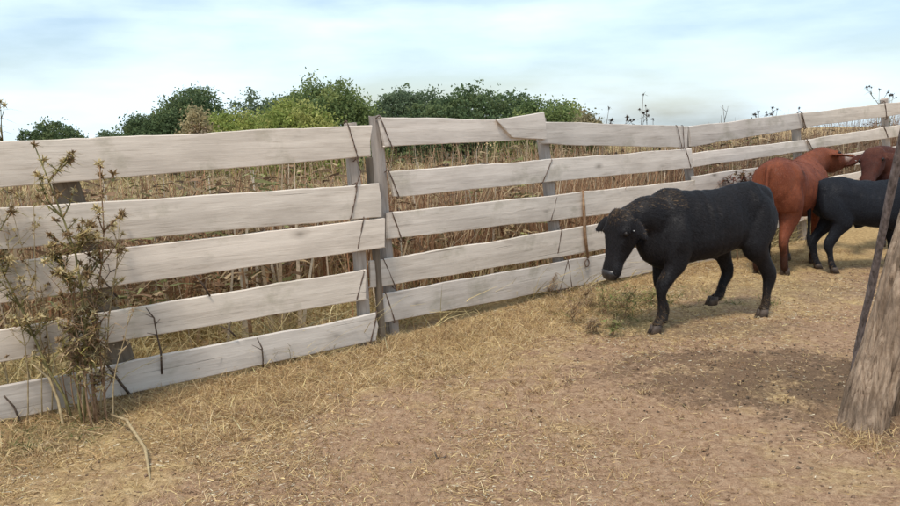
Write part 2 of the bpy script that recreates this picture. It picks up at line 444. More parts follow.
# ------------------------------------------------------------------ blades (vectorised grass, reeds, straw)
def blades(name, base, dirs, length, width, droop, colr, mat_, seg=2, seed=1):
    """base (n,3), dirs (n,3) unit growth directions"""
    n = len(base); rg = np.random.default_rng(seed)
    side = np.cross(dirs, rg.normal(size=(n, 3))); side /= np.linalg.norm(side, axis=1)[:, None]+1e-9
    hor = dirs.copy(); hor[:, 2] = 0; hn = np.linalg.norm(hor, axis=1)[:, None]+1e-6; hor /= hn
    P = []; 
    for i in range(seg+1):
        f = i/seg
        c = base + dirs*(length*f)[:, None] + (hor*.8-np.array([0, 0, 1.0])*.7)*(droop*length*f*f)[:, None]
        w = (width*(1-f*.85)*.5)[:, None]
        P.append(c-side*w); P.append(c+side*w)
    V = np.stack(P, 1).reshape(-1, 3)
    k = 2*(seg+1); b = np.arange(n)*k; Fc = []
    for i in range(seg):
        Fc.append(np.stack([b+2*i, b+2*i+1, b+2*i+3, b+2*i+2], 1))
    Fc = np.concatenate(Fc)
    return np_mesh(name, V, Fc, np.repeat(colr, k, axis=0))
def tuft_set(pts, nb, hmin, hmax, spread, lean=.45, rg=RNG):
    base = []; dirs = []; ln = []
    for (x, y, z, s) in pts:
        m = max(3, int(nb*s)); a = rg.uniform(0, 2*np.pi, m); r = spread*s*np.sqrt(rg.uniform(0, 1, m))
        bx = x+np.cos(a)*r*.5; by = y+np.sin(a)*r*.5
        le = rg.normal(0, lean, (m, 2)); d = np.stack([np.cos(a)*.3+le[:, 0], np.sin(a)*.3+le[:, 1], np.ones(m)], 1)
        d /= np.linalg.norm(d, axis=1)[:, None]
        base.append(np.stack([bx, by, np.full(m, z-.004)], 1)); dirs.append(d); ln.append(rg.uniform(hmin, hmax, m)*s)
    return np.concatenate(base), np.concatenate(dirs), np.concatenate(ln)
def pal(n, cols, rg=RNG, jit=.18):
    c = np.array(cols)[rg.integers(0, len(cols), n)]; return np.clip(c*(1+rg.normal(0, jit, (n, 1))), 0.01, .9)

STRAWC = [(.76, .57, .28), (.56, .39, .19), (.72, .55, .32), (.45, .29, .14), (.34, .21, .11)]
# short dead grass tufts: thick along the fence foot, patchy further out
pts = []
while len(pts) < 6800:
    x = random.uniform(-4, 5.5); y = random.uniform(2.1, 9)
    fd = fence_dist(x, y)
    if fd < .02 or fd > 4.2: continue
    dens = 1.0*math.exp(-max(0, fd-.35)/.80) + .12
    dens *= .35+1.5*max(0, fbm(x, y, 1.1)+.38)
    if x > 1.3 and fd > .4: dens *= .3
    if random.random() > dens: continue
    s = random.uniform(.5, 1.2)*(1 if fd < 1.0 else .62)*(1.0 if x < 1.4 else .7)
    pts.append((x, y, hgt(x, y), s))
for k in range(70):
    p = ground_at(865+random.gauss(0, 26), 440+random.gauss(0, 7)); pts.append((p.x, p.y, hgt(p.x, p.y), random.uniform(.4, .9)))
b_, d_, l_ = tuft_set(pts, 17, .035, .115, .11, .62)
me = blades('dead_grass', b_, d_, l_, RNG.uniform(.0022, .0050, len(b_)), RNG.uniform(.1, .8, len(b_)), pal(len(b_), STRAWC), None, 2, 3)
g = link('dead_grass', me, M_STRAW); tag(g, 'short straw coloured dead grass tufts over the corral dirt', 'grass', kind='stuff')

# loose straw lying on the dirt
DPc = ground_at(790, 380); n = 85000; bx = []; 
while len(bx) < n:
    x = random.uniform(-4, 5); y = random.uniform(2.0, 8.5)
    if fence_dist(x, y) < 0 or random.random() > .10+1.5*max(0, fbm(x, y, 1.3, 3)+.12): continue
    if x > .4+.8*noise.noise(Vector((x*.8, y*.8, 8))) and fence_dist(x, y) > .9 and random.random() < .55: continue
    if ((x-DPc.x)/1.0)**2+((y-DPc.y)/.6)**2 < 1 and random.random() < .75: continue
    bx.append((x, y, hgt(x, y)+random.uniform(.001, .010)))
bx = np.array(bx); a = RNG.uniform(0, 2*np.pi, n)
d = np.stack([np.cos(a), np.sin(a), RNG.normal(.05, .16, n)], 1); d /= np.linalg.norm(d, axis=1)[:, None]
me = blades('loose_straw', bx, d, RNG.gamma(1.6, .009, n)+.006, RNG.uniform(.002, .0058, n), RNG.uniform(0, .15, n), pal(n, STRAWC+[(.25, .16, .10), (.75, .66, .48)]), None, 1, 5)
g = link('loose_straw', me, M_STRAW); tag(g, 'loose straw and chaff scattered on the bare dirt', 'straw', kind='stuff')

# clods, pebbles and dry dung crumbs
def clods(name, n, area, smin, smax, cols, label, cat, seed):
    rg = np.random.default_rng(seed); rr = random.Random(seed)
    oc = np.array([(1, 0, 0), (-1, 0, 0), (0, 1, 0), (0, -1, 0), (0, 0, 1), (0, 0, -1)], float)
    of = np.array([(0, 2, 4), (2, 1, 4), (1, 3, 4), (3, 0, 4), (2, 0, 5), (1, 2, 5), (3, 1, 5), (0, 3, 5)])
    C = []
    while len(C) < n:
        p = area(rr)
        if p: C.append(p)
    C = np.array(C); s = np.exp(rg.uniform(math.log(smin), math.log(smax), n))
    V = oc[None]*rg.uniform(.6, 1.3, (n, 6, 1))*s[:, None, None]*np.array([1, 1, .6])
    V += rg.normal(0, .2, (n, 6, 3))*s[:, None, None]
    V += C[:, None, :]
    Fc = (np.arange(n)[:, None, None]*6+of[None]).reshape(-1, 3)
    me = np_mesh(name, V.reshape(-1, 3), Fc, np.repeat(pal(n, cols, rg), 6, axis=0))
    g = link(name, me, M_CLOD, None, False); tag(g, label, cat, kind='stuff')
def area_all(r):
    x = r.uniform(-4, 5); y = r.uniform(2.0, 8)
    if fence_dist(x, y) < .05: return None
    return (x, y, hgt(x, y)+.001)
def area_dark(r):
    p = ground_at(*( (790, 375) if r.random() < .6 else (860, 410)))
    x = p.x+r.gauss(0, .55); y = p.y+r.gauss(0, .40); return (x, y, hgt(x, y)+.002)
clods('soil_clods', 9000, area_all, .0025, .011, [(.34, .21, .13), (.27, .17, .105), (.40, .27, .18), (.20, .13, .085)], 'small soil clods and pebbles strewn over the corral dirt', 'soil', 4)
clods('dung_crumbs', 900, area_dark, .003, .012, [(.11, .08, .055), (.15, .11, .08), (.20, .15, .10)], 'dark dung crumbs trampled into the ground by the log post', 'dung', 8)

# green regrowth by the calf's nose
pts = []
for (px, py, sp, m) in ((612, 312, .20, 90), (640, 300, .16, 50), (35, 432, .26, 60), (590, 300, .15, 40), (700, 300, .3, 30)):
    p = ground_at(px, py)
    for k in range(m):
        x = p.x+random.gauss(0, sp); y = p.y+random.gauss(0, sp*.8)
        if fence_dist(x, y) > .03: pts.append((x, y, hgt(x, y), random.uniform(.5, 1.1)))
b_, d_, l_ = tuft_set(pts, 12, .03, .10, .12, .7)
me = blades('green_ground_cover', b_, d_, l_, RNG.uniform(.004, .009, len(b_)), RNG.uniform(.2, .8, len(b_)), pal(len(b_), [(.16, .18, .06), (.24, .24, .09), (.10, .13, .04), (.40, .33, .16)]), None, 2, 9)
g = link('green_ground_cover', me, M_WEEDLEAF); tag(g, 'low green regrowth on the ground under the black calf muzzle', 'ground cover', kind='stuff')

# beyond the fence: tall dry reeds, yellow grass
def behind(n, lo, hi, rr, xr=(-7, 12)):
    out = []
    while len(out) < n:
        x = rr.uniform(*xr); y = rr.uniform(3, 19); fd = -fence_dist(x, y)
        if fd < lo or fd > hi: continue
        out.append((x, y, hgt(x, y), fd))
    return np.array(out)
rr = random.Random(3)
q = behind(27000, .40, 3.2, rr)
keep = np.array([fbm(p[0], p[1], 1.3) > -.22+rr.uniform(-.25, .1) for p in q]); q = q[keep]; q = q[[not (p[0] < -.75 and p[3] < 1.25) for p in q]]; n = len(q)
d = np.stack([RNG.normal(0, .17, n), RNG.normal(0, .17, n), np.ones(n)], 1); d /= np.linalg.norm(d, axis=1)[:, None]
ln = np.where(q[:, 0] > 2.4, RNG.uniform(.8, 1.5, n)*(1+.02*(q[:, 0]-2.4)), RNG.uniform(.85, 1.47, n))
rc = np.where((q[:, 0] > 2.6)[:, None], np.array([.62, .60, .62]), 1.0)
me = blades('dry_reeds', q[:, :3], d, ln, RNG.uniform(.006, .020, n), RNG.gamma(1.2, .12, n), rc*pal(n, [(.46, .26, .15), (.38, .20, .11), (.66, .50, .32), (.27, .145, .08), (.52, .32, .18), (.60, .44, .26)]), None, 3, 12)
g = link('dry_reeds', me, M_STRAW); tag(g, 'tall brown dried reeds and weed stalks standing behind the fence', 'reeds', kind='stuff')
q = behind(2600, .45, 3.0, rr); q = q[[fbm(p[0]+4, p[1], 1.1) > -.1 for p in q]]; m = 15; n = len(q)*m
B_ = np.repeat(q[:, :3], m, 0); B_[:, :2] += RNG.normal(0, .05, (n, 2)); hz_ = np.repeat(RNG.uniform(.6, 1.38, len(q)), m); B_[:, 2] += hz_*RNG.uniform(.25, 1.0, n)
d = RNG.normal(0, 1, (n, 3)); d[:, 2] = abs(d[:, 2])*.7; d /= np.linalg.norm(d, axis=1)[:, None]
cw = np.repeat(pal(len(q), [(.22, .14, .085), (.30, .19, .11), (.16, .105, .065), (.36, .27, .15), (.24, .24, .10), (.42, .31, .18)]), m, 0)*RNG.uniform(.7, 1.3, (n, 1))
me = blades('dried_weeds', B_, d, RNG.uniform(.04, .13, n), RNG.uniform(.012, .035, n), RNG.uniform(.2, 1.2, n), cw, None, 2, 33)
g = link('dried_weeds', me, M_STRAW); tag(g, 'curled brown leaves of dried weeds tangled behind the fence', 'weeds', kind='stuff')
q = behind(620, .4, 3.0, rr); n = len(q)
d = np.stack([RNG.normal(0, .07, n), RNG.normal(0, .07, n), np.ones(n)], 1); d /= np.linalg.norm(d, axis=1)[:, None]
me = blades('dry_stalks', q[:, :3], d, RNG.uniform(.9, 1.42, n), RNG.uniform(.022, .050, n), RNG.uniform(0, .05, n), pal(n, [(.66, .54, .40), (.56, .42, .27), (.40, .24, .13), (.72, .62, .48)]), None, 3, 22)
g = link('dry_stalks', me, M_STRAW); tag(g, 'broad pale dead leaves and stalks among the reeds behind the fence', 'reeds', kind='stuff')
pts = behind(5200, .06, 9, rr)
pts = [(p[0], p[1], p[2], rr.uniform(.7, 1.4)*(1+.06*p[3])) for p in pts]
b_, d_, l_ = tuft_set(pts, 16, .16, .46, .3, .5)
me = blades('yellow_grass', b_, d_, l_, RNG.uniform(.006, .012, len(b_)), RNG.uniform(.1, .7, len(b_)), pal(len(b_), [(.62, .50, .25), (.52, .41, .20), (.70, .58, .32), (.42, .35, .17)]), None, 2, 14)
g = link('yellow_grass', me, M_STRAW); tag(g, 'knee high yellow dry grass in the field beyond the fence', 'grass', kind='stuff')
pts = []
for k in range(3600):
    y = 14+rr.random()**1.5*60; x = rr.uniform(-.75, .75)*y
    pts.append((x, y, hgt(x, y), rr.uniform(.8, 1.6)))
b_, d_, l_ = tuft_set(pts, 14, .2, .5, 1.4, .4)
me = blades('far_grass', b_, d_, l_, RNG.uniform(.02, .05, len(b_)), RNG.uniform(.1, .6, len(b_)), pal(len(b_), [(.55, .45, .24), (.46, .37, .19), (.36, .32, .15)]), None, 2, 15)
g = link('far_grass', me, M_STRAW); tag(g, 'dry field grass running back to the line of bushes', 'grass', kind='stuff')

# ------------------------------------------------------------------ bushes and trees beyond the fence
def bush(cx, hw, ytop, Y, cols, label, nleaf=7000, lsz=.09, name='bush', lobes=9, seed=1, cat='bush', skew=0, sprig=.5):
    rg = np.random.default_rng(seed); base = depth_at(cx, Y, 128)
    yh = 138-.0211*cx
    gz = hgt(base.x, base.y, False); H = EYE.z+(yh-ytop)/780*Y-gz; Wd = hw/780*Y
    root = empty(name, (base.x, base.y, gz)); tag(root, label, cat, 'bushes and small trees beyond the fence')
    P = []; T = []; nc = max(60, nleaf//14); sx = seed*7.3
    for c in range(nc):
        while True:
            u, w_ = rg.uniform(-1, 1, 2)
            if u*u+w_*w_ < 1: break
        r2 = ((u-skew*(1-abs(u)))**2+w_*w_)**.5
        top = H*max(.05, 1-r2**3.2)**.50
        top *= 1+.34*noise.noise(Vector((u*Wd*.55+sx, w_*Wd*.6, 1)))+.13*noise.noise(Vector((u*Wd*1.7+sx, w_*Wd*1.7, 4)))-.13
        q_ = rg.random(); z = top*(1-abs(rg.normal(0, .13))) if q_ < .62 else rg.uniform(.05, 1)*top
        if rg.random() < .05*sprig: z = top*(1+rg.uniform(.01, .07))
        sz = rg.uniform(.07, .20)*(H/3.2)**.5
        m = 14; pp = np.array([u*Wd, w_*Wd*.7, z])+rg.normal(size=(m, 3))*sz*np.array([1, 1, .7]); P.append(pp)
        # clumps differ in the colour of their foliage, in patches over the crown
        pt = noise.noise(Vector((u*Wd*.9+sx, w_*Wd*.9+z, 9)))
        t = np.array(cols[0 if pt < -.12 else (2 if pt > .15 else 1)])*rg.uniform(.95, 1.35); T.append(np.repeat(t[None], m, 0)*rg.uniform(.88, 1.18, (m, 1)))
    Lb = []
    for k in range(lobes):
        u = rg.uniform(-.6, .6); tp_ = H*(1-abs(u)**2.5)**.55; Lb += [(u*Wd, rg.uniform(-.3, .3)*Wd, tp_*.7, Wd*.3, tp_*.1)]*2
    P = np.concatenate(P); P[:, 2] = np.maximum(P[:, 2], .03); T = np.clip(np.concatenate(T), .01, .6); n = len(P)
    u = rg.normal(size=(n, 3)); u /= np.linalg.norm(u, axis=1)[:, None]; w = np.cross(u, rg.normal(size=(n, 3))); w /= np.linalg.norm(w, axis=1)[:, None]
    s1 = rg.uniform(.8, 1.6, (n, 1))*lsz; s2 = s1*rg.uniform(.4, .7, (n, 1))
    V = np.stack([P-u*s1*.5, P+w*s2*.5, P+u*s1*.5, P-w*s2*.5], 1).reshape(-1, 3)
    Fc = np.arange(n*4).reshape(-1, 4)
    cr_ = link('crown', np_mesh('crown', V, Fc, np.repeat(T, 4, 0)), M_LEAF, root)
    mb = MB(); rr = random.Random(seed)
    for k in range(5):
        lx, ly, lz, r, rz = Lb[2*(k % lobes)]
        mb.tube([(lx*.1, ly*.1, -.1), (lx*.3+rr.uniform(-.1, .1), ly*.3, lz*.45), (lx*.8, ly*.8, lz*.9), (lx, ly, lz+rz*.5)], [.09*H/3, .07*H/3, .04*H/3, .015], 6)
    mb.build('trunk', M_BARK, root, True)
    return root
DK = [(0.122, 0.171, 0.079), (0.104, 0.146, 0.071), (0.165, 0.207, 0.091)]  # bush greens lightened, distance haze put into the leaf colours
MG = [(0.195, 0.244, 0.091), (0.152, 0.201, 0.079), (0.281, 0.317, 0.116)]
YG = [(0.342, 0.366, 0.104), (0.256, 0.305, 0.085), (0.427, 0.427, 0.146)]
DB = [(0.128, 0.171, 0.091), (0.152, 0.195, 0.110), (0.110, 0.146, 0.083)]
TN = [(.46, .35, .25), (.38, .32, .18), (.30, .30, .13)]
bush(50, 36, 120, 45, DK, 'low dark green bush far off at the left edge of the field', 9000, .13, seed=1)
bush(107, 15, 127, 60, DB, 'tiny distant bush between the far left bush and the round dark tree', 3000, .16, lobes=5, seed=2)
bush(175, 56, 86, 28, DK, 'rounded dark green thorn tree standing apart at the left', 34000, .085, 'tree', 6, 3, 'tree', .1)
bush(197, 15, 108, 21, TN, 'small tan and pinkish dry shrub in front of the dark thorn tree', 4000, .07, 'shrub', 5, 4, 'shrub')
bush(236, 44, 104, 25, YG, 'low yellow green shrub right of the dark thorn tree', 11000, .08, 'shrub', 7, 5, 'shrub')
bush(268, 54, 93, 38, DB, 'dark distant bush peeking out left of the biggest green bush', 10000, .12, seed=6)
bush(320, 66, 81, 28, MG, 'biggest mid green bush, tallest of the row behind the left fence', 38000, .09, 'bush', 6, 7, 'bush', -.15, 1.2)
bush(300, 46, 97, 22, YG, 'bright yellow green shrub in front of the biggest bush', 18000, .075, 'shrub', 9, 8, 'shrub', -.2)
bush(408, 66, 91, 38, DB, 'dark green bush directly behind the tall corner post', 20000, .12, seed=9, lobes=9)
bush(468, 82, 90, 36, DK, 'long dark green bush over the top plank of the middle fence section', 24000, .12, seed=10, lobes=12, sprig=1.5)
bush(545, 50, 95, 31, MG, 'feathery green bush behind the splintered top plank', 16000, .10, seed=11, lobes=9, sprig=1.5)
bush(582, 24, 106, 25, [(.11, .13, .045), (.16, .16, .07), (.30, .25, .14)], 'lighter green shrub at the right end of the bush row', 8000, .08, 'shrub', 7, 12, 'shrub')

# ------------------------------------------------------------------ weeds
def spiky(mb, c, r, n=18, rr=random):
    for k in range(n):
        v = Vector((rr.gauss(0, 1), rr.gauss(0, 1), rr.gauss(.3, 1))).normalized(); s = v.cross(Vector((.3, .5, .8))).normalized()*r*.22
        mb.face(c-s, c+s, c+v*r*rr.uniform(.8, 1.3)); s2 = v.cross(s).normalized()*r*.22; mb.face(c-s2, c+s2, c+v*r*rr.uniform(.8, 1.2))
def weed(loc, H, label, name='dry_weed', cat='weed', group=None, lean=(0, 0), nbr=6, head=.018, mstem=None, heads=True, seed=0, r0=.006, leaf=None, nleaf=0, leafcol=None, spread=.25, mhead=None, twist=.25):
    rr = random.Random(seed); root = empty(name, loc); tag(root, label, cat, group)
    mb = MB(); tips = []; nodes = []
    def curve(p, d, Ls, r, n=6):
        pts = [p.copy()]; 
        for i in range(n):
            d = (d+Vector((rr.gauss(0, twist*.3), rr.gauss(0, twist*.3), rr.gauss(0, .05)+.04))).normalized(); p = p+d*(Ls/n); pts.append(p.copy())
        mb.tube(pts, [r*(1-.7*i/n) for i in range(n+1)], 5); return pts, d
    main, _ = curve(Vector((0, 0, -.03)), Vector((lean[0], lean[1], 1)).normalized(), H, r0, 8); tips.append(main[-1]); nodes += [q_ for q_ in main[1:] if q_.z > H*.33]
    for b in range(nbr):
        i = rr.randint(2, 7); p = main[i]; a = rr.uniform(0, 6.28)
        br, dd = curve(p, Vector((math.cos(a)*1.0, math.sin(a)*1.0, 1.1)).normalized(), H*spread*rr.uniform(.5, 1.2), r0*.55, 5)
        tips.append(br[-1]); nodes += [q_ for q_ in br[1:] if q_.z > H*.30]
        if rr.random() < .7:
            b2, _ = curve(br[3], Vector((rr.gauss(0, 1), rr.gauss(0, 1), 1)).normalized(), H*spread*.4, r0*.35, 3); tips.append(b2[-1]); nodes += b2
    mb.build('stem', mstem or M_STEM, root, True)
    if heads:
        for t in tips:
            hb = MB(); spiky(hb, Vector((0, 0, 0)), head*rr.uniform(.7, 1.3), 16, rr); o = hb.build('seed_head', mhead or (M_HEAD if rr.random() < .6 else M_HEAD2), root); o.location = t
    if nleaf:
        B = np.array([tuple(rr.choice(nodes)) for _ in range(nleaf)]); rg = np.random.default_rng(seed)
        d = rg.normal(size=(nleaf, 3)); d[:, 2] = np.abs(d[:, 2])*.5-.1; d /= np.linalg.norm(d, axis=1)[:, None]
        me = blades('leaves', B, d, rg.uniform(.5, 1.3, nleaf)*leaf, rg.uniform(.15, .32, nleaf)*leaf, rg.uniform(.2, .9, nleaf), pal(nleaf, leafcol, rg), None, 2, seed)
        o = link('leaves', me, M_WEEDLEAF, root); tag(o, kind='stuff')
    return root
OLV = [(.30, .25, .08), (.40, .31, .12), (.22, .19, .06), (.50, .38, .18), (.31, .18, .08)]
BRN = [(.34, .24, .14), (.44, .33, .20), (.25, .17, .10)]
def gp(px, py): 
    p = ground_at(px, py); return Vector((p.x, p.y, hgt(p.x, p.y)))
G1 = 'tall dry thistle clump before the left fence'
T_ = 'thistle'
weed(gp(84, 423), 1.52, 'fullest olive thistle stem, tallest of the clump before the left fence', T_, T_, G1, (-.06, 0), 30, .028, M_GSTEM, True, 2, .010, .042, 1100, OLV, .13)
weed(gp(98, 425), 1.40, 'brown dry thistle stem leaning left inside the clump before the left fence', T_, T_, G1, (-.12, .02), 22, .026, M_RSTEM, True, 3, .008, .04, 650, BRN+OLV, .12)
weed(gp(74, 421), 1.40, 'leftmost olive thistle stem of the clump, bending towards the frame edge', T_, T_, G1, (-.13, .03), 22, .026, M_GSTEM, True, 5, .008, .04, 700, OLV, .13)
weed(gp(106, 421), .74, 'short reddish thistle stem on the right side of the clump', T_, T_, G1, (.02, .02), 14, .017, M_RSTEM, True, 6, .007, .05, 220, BRN+OLV, .18)
weed(gp(92, 428), .66, 'short front thistle stem with brown leaves low in the clump', T_, T_, G1, (-.04, -.02), 14, .016, M_RSTEM, True, 7, .007, .05, 260, BRN+OLV, .2)
weed(gp(100, 417), 1.12, 'slim upright thistle stem rising at the right edge of the clump', T_, T_, G1, (-.01, .03), 9, .026, M_STEM, True, 8, .006, .045, 80, OLV, .14)
weed(gp(83, 424), .98, 'middle olive thistle stem with dense leaves and pale heads in the clump', T_, T_, G1, (-.05, .0), 24, .026, M_GSTEM, True, 9, .008, .042, 900, OLV, .14)
ORD = ['leftmost', 'second from the left', 'third from the left', 'fourth from the left', 'fifth from the left', 'fourth from the right', 'third from the right', 'second from the right', 'rightmost']
for k in range(9):
    weed(gp(70+k*5.2+random.uniform(-1.5, 1.5), random.uniform(416, 430)), random.uniform(.35, .95), ORD[k]+' of the thin bare stalks at the thistle clump foot', 'dry_weed', 'weed', 'thin bare stalks in the thistle clump', (random.gauss(-.03, .06), random.gauss(0, .05)), 3, .010, random.choice((M_RSTEM, M_STEM, M_RSTEM)), False, 100+k, .0045, .04, 26, BRN, .2)
for k in range(9):
    weed(gp(2+k*8.2+random.uniform(-2, 2), random.uniform(414, 424)), random.uniform(1.22, 1.42), ORD[k]+' of the thin grey stems before the left end of the fence', 'dry_weed', 'weed', 'thin dry stems at the left end of the fence', (random.gauss(0, .03), random.gauss(.02, .02)), 8, .013, M_STEM, True, 140+k, .004, .045, 50, BRN+OLV, .13)
for k, (px, py, H_, gcol) in enumerate([(556, 300, .16, 0), (572, 324, .20, 0), (585, 312, .18, 0), (596, 334, .14, 0), (606, 318, .20, 1), (614, 337, .12, 1), (622, 320, .22, 1), (630, 310, .2, 1), (642, 304, .16, 1)]):
    weed(gp(px, py), H_, ORD[k]+(' of the straggly ground weeds by the calf muzzle, green' if gcol else ' of the straggly ground weeds by the calf muzzle, dry brown'), 'low_weed', 'weed', 'low straggly weeds below the calf muzzle', (random.gauss(0, .5), random.gauss(0, .3)), 14, .008, M_RSTEM, False, 170+k, .004, .04, 130, [(.20, .26, .07), (.28, .31, .10), (.38, .30, .15)] if gcol else BRN, .9)

def twig_thing(name, pts, rad, m, label, cat, off=0, n=6, side=None, head=None):
    """pts world points"""
    o = Vector(pts[0]); root = empty(name, o); tag(root, label, cat)
    mb = MB(); mb.tube([Vector(p)-o for p in pts], rad, n)
    for s in side or []: mb.tube([Vector(p)-o for p in s], [rad[-1]*.9]+[rad[-1]*.5]*(len(s)-1), 5)
    mb.build('stem', m, root, True)
    if head:
        for h in head: hb = MB(); spiky(hb, Vector((0, 0, 0)), .018, 16); x = hb.build('seed_head', M_HEAD, root); x.location = h-o
    return root
nA = Vector((dA.y, -dA.x, 0))
def pa(px, py, off=.08): return plane_pt(px, py, A0+nA*off, dA)
twig_thing('dry_stalk', [gp(66, 462)-Vector((0, 0, .02)), pa(64, 430, .25), pa(58, 400, .22), pa(49, 378, .18), pa(32, 364, .12)], [.009, .008, .0075, .007, .004], M_STEM, 'pale bent dry stalk arching left of the thistle clump', 'stalk', side=[[pa(49, 378, .18), pa(46, 366, .14), pa(38, 360, .12)]])
p = gp(150, 478); p2 = gp(128, 436); p3 = gp(112, 424)
twig_thing('dry_stalk', [p+Vector((0, 0, .004)), gp(146, 458)+Vector((0, 0, .05)), p2+Vector((0, 0, .08)), p3+Vector((0, 0, .05))], [.005, .008, .008, .006], M_STEM, 'pale fallen stalk lying on the straw right of the thistle clump', 'stalk')
twig_thing('leaning_stick', [gp(133, 398), pa(122, 385, .07), pa(108, 366, .06), pa(97, 350, .06)], [.008, .008, .007, .006], M_TWIG, 'dark thin stick leaning against the lowest plank beside the thistle clump', 'stick')
twig_thing('thorny_twig', [pa(162, 374, .03), pa(161, 352, .05), pa(157, 335, .05), pa(154, 318, .06), pa(146, 308, .07)], [.006, .006, .005, .005, .003], M_TWIG, 'dark thorny twig with side spurs growing before the second lowest plank', 'twig',
           side=[[pa(157, 335, .05), pa(147, 333, .05)], [pa(155, 325, .05), pa(160, 319, .05)], [pa(154, 318, .05), pa(145, 314, .05)], [pa(161, 352, .05), pa(167, 346, .05)]])
twig_thing('thorny_twig', [pa(118, 298, .05), pa(110, 288, .06), pa(104, 281, .06)], [.006, .005, .004], M_TWIG, 'small forked dark twig standing before the third plank', 'twig', side=[[pa(104, 281, .06), pa(110, 272, .06), pa(108, 264, .06)], [pa(110, 272, .06), pa(118, 268, .06)], [pa(104, 281, .06), pa(97, 270, .06)]])
twig_thing('thorny_twig', [pa(210, 296, .03), pa(203, 285, .04), pa(195, 275, .05)], [.006, .005, .003], M_TWIG, 'short dark twig in the gap under the third plank', 'twig', side=[[pa(203, 285, .04), pa(208, 277, .05)]])
twig_thing('thorny_twig', [pa(236, 337, .03), pa(229, 330, .04), pa(220, 326, .05)], [.006, .005, .003], M_TWIG, 'short dark twig in the lowest gap at the middle of the left fence', 'twig', side=[[pa(229, 330, .04), pa(231, 321, .05)]])
twig_thing('thorny_twig', [gp(263, 370), pa(263, 360, .04), pa(262, 348, .04), pa(257, 338, .05)], [.005, .005, .005, .003], M_TWIG, 'dark curved twig leaning on the lowest plank of the left fence', 'twig', side=[[pa(262, 350, .04), pa(252, 345, .05)]])
twig_thing('thorny_twig', [gp(22, 424), pa(14, 407, .05), pa(4, 396, .05)], [.006, .006, .005], M_TWIG, 'dark bare twig against the lowest plank at the left frame edge', 'twig')
for k, (px, H_, lb) in enumerate([(738, .95, 'left reddish dried weed at the foot of the right fence, over the black calf rump'), (752, 1.02, 'middle and tallest reddish dried weed by the right fence behind the black calf rump'), (767, .96, 'right reddish dried weed by the right fence, beside the red cow')]):
    b = depth_at(px, 8.55, 260); weed(Vector((b.x, b.y, hgt(b.x, b.y))), H_, lb, 'dry_weed', 'weed', 'reddish dried weeds by the right fence', (0, 0), 22, .02, M_RSTEM, True, 210+k, .007, .07, 700, [(.16, .06, .04), (.24, .10, .06), (.12, .06, .04)], .2, M_HEAD2)
def wpt(px, ytop, Y):
    b = depth_at(px, Y, 128); z = hgt(b.x, b.y, False); return Vector((b.x, b.y, z)), EYE.z+((138-.0211*px)-ytop)/780*Y-z
GW = 'dry thistle stems rising above the fence'
for k, (px, yt, Y, lb, nb) in enumerate([
    (7, 97, 5.2, 'tall pale dry stem rising above the top plank at the left frame edge', 5),
    (636, 88, 9.6, 'tallest dark thistle stem above the middle fence section', 5),
    (649, 99, 9.8, 'second thistle stem, just right of the tallest one above the fence', 6),
    (658, 113, 10.0, 'short bent thistle stem right of the tallest pair', 2),
    (620, 110, 9.6, 'low thistle stem left of the tallest one above the fence', 4),
    (610, 113, 9.4, 'short thistle stem nearest to the bush row', 4),
    (597, 102, 10.5, 'thin thistle stem standing against the last shrub of the row', 4),
    (717, 110, 11.6, 'thin leaning stem above the start of the right fence section', 1),
    (738, 98, 11.4, 'bare forked stem standing alone above the right fence section', 4),
    (762, 106, 12, 'first of the leafy dark weeds above the right fence section', 6),
    (769, 103, 12, 'tall middle weed of the leafy row above the right fence section', 6),
    (780, 104, 12, 'broad headed weed in the leafy row above the right fence section', 6),
    (791, 103, 12, 'last leafy weed before the plank joint of the right fence section', 7),
    (755, 113, 12, 'lowest leafy weed at the left end of the row above the right fence section', 5),
    (884, 84, 12.6, 'pale tall stem above the last fence post at the right frame edge', 7),
    (894, 90, 12.6, 'pale branching stem at the far right frame edge above the fence', 6)]):
    p, H = wpt(px, yt, Y)
    bare = k in (7, 8)
    weed(p, H/1.03, lb, 'thistle_plant', 'weed', GW, (0, 0), nb, .030 if not bare else .012, M_TWIG if k not in (0, 14, 15) else M_GSTEM, not bare, 50+k, .009, .07, 0 if bare else 40, [(.10, .10, .05), (.16, .14, .07)], .17, M_TWIG if k not in (0,) else M_HEAD, .12)

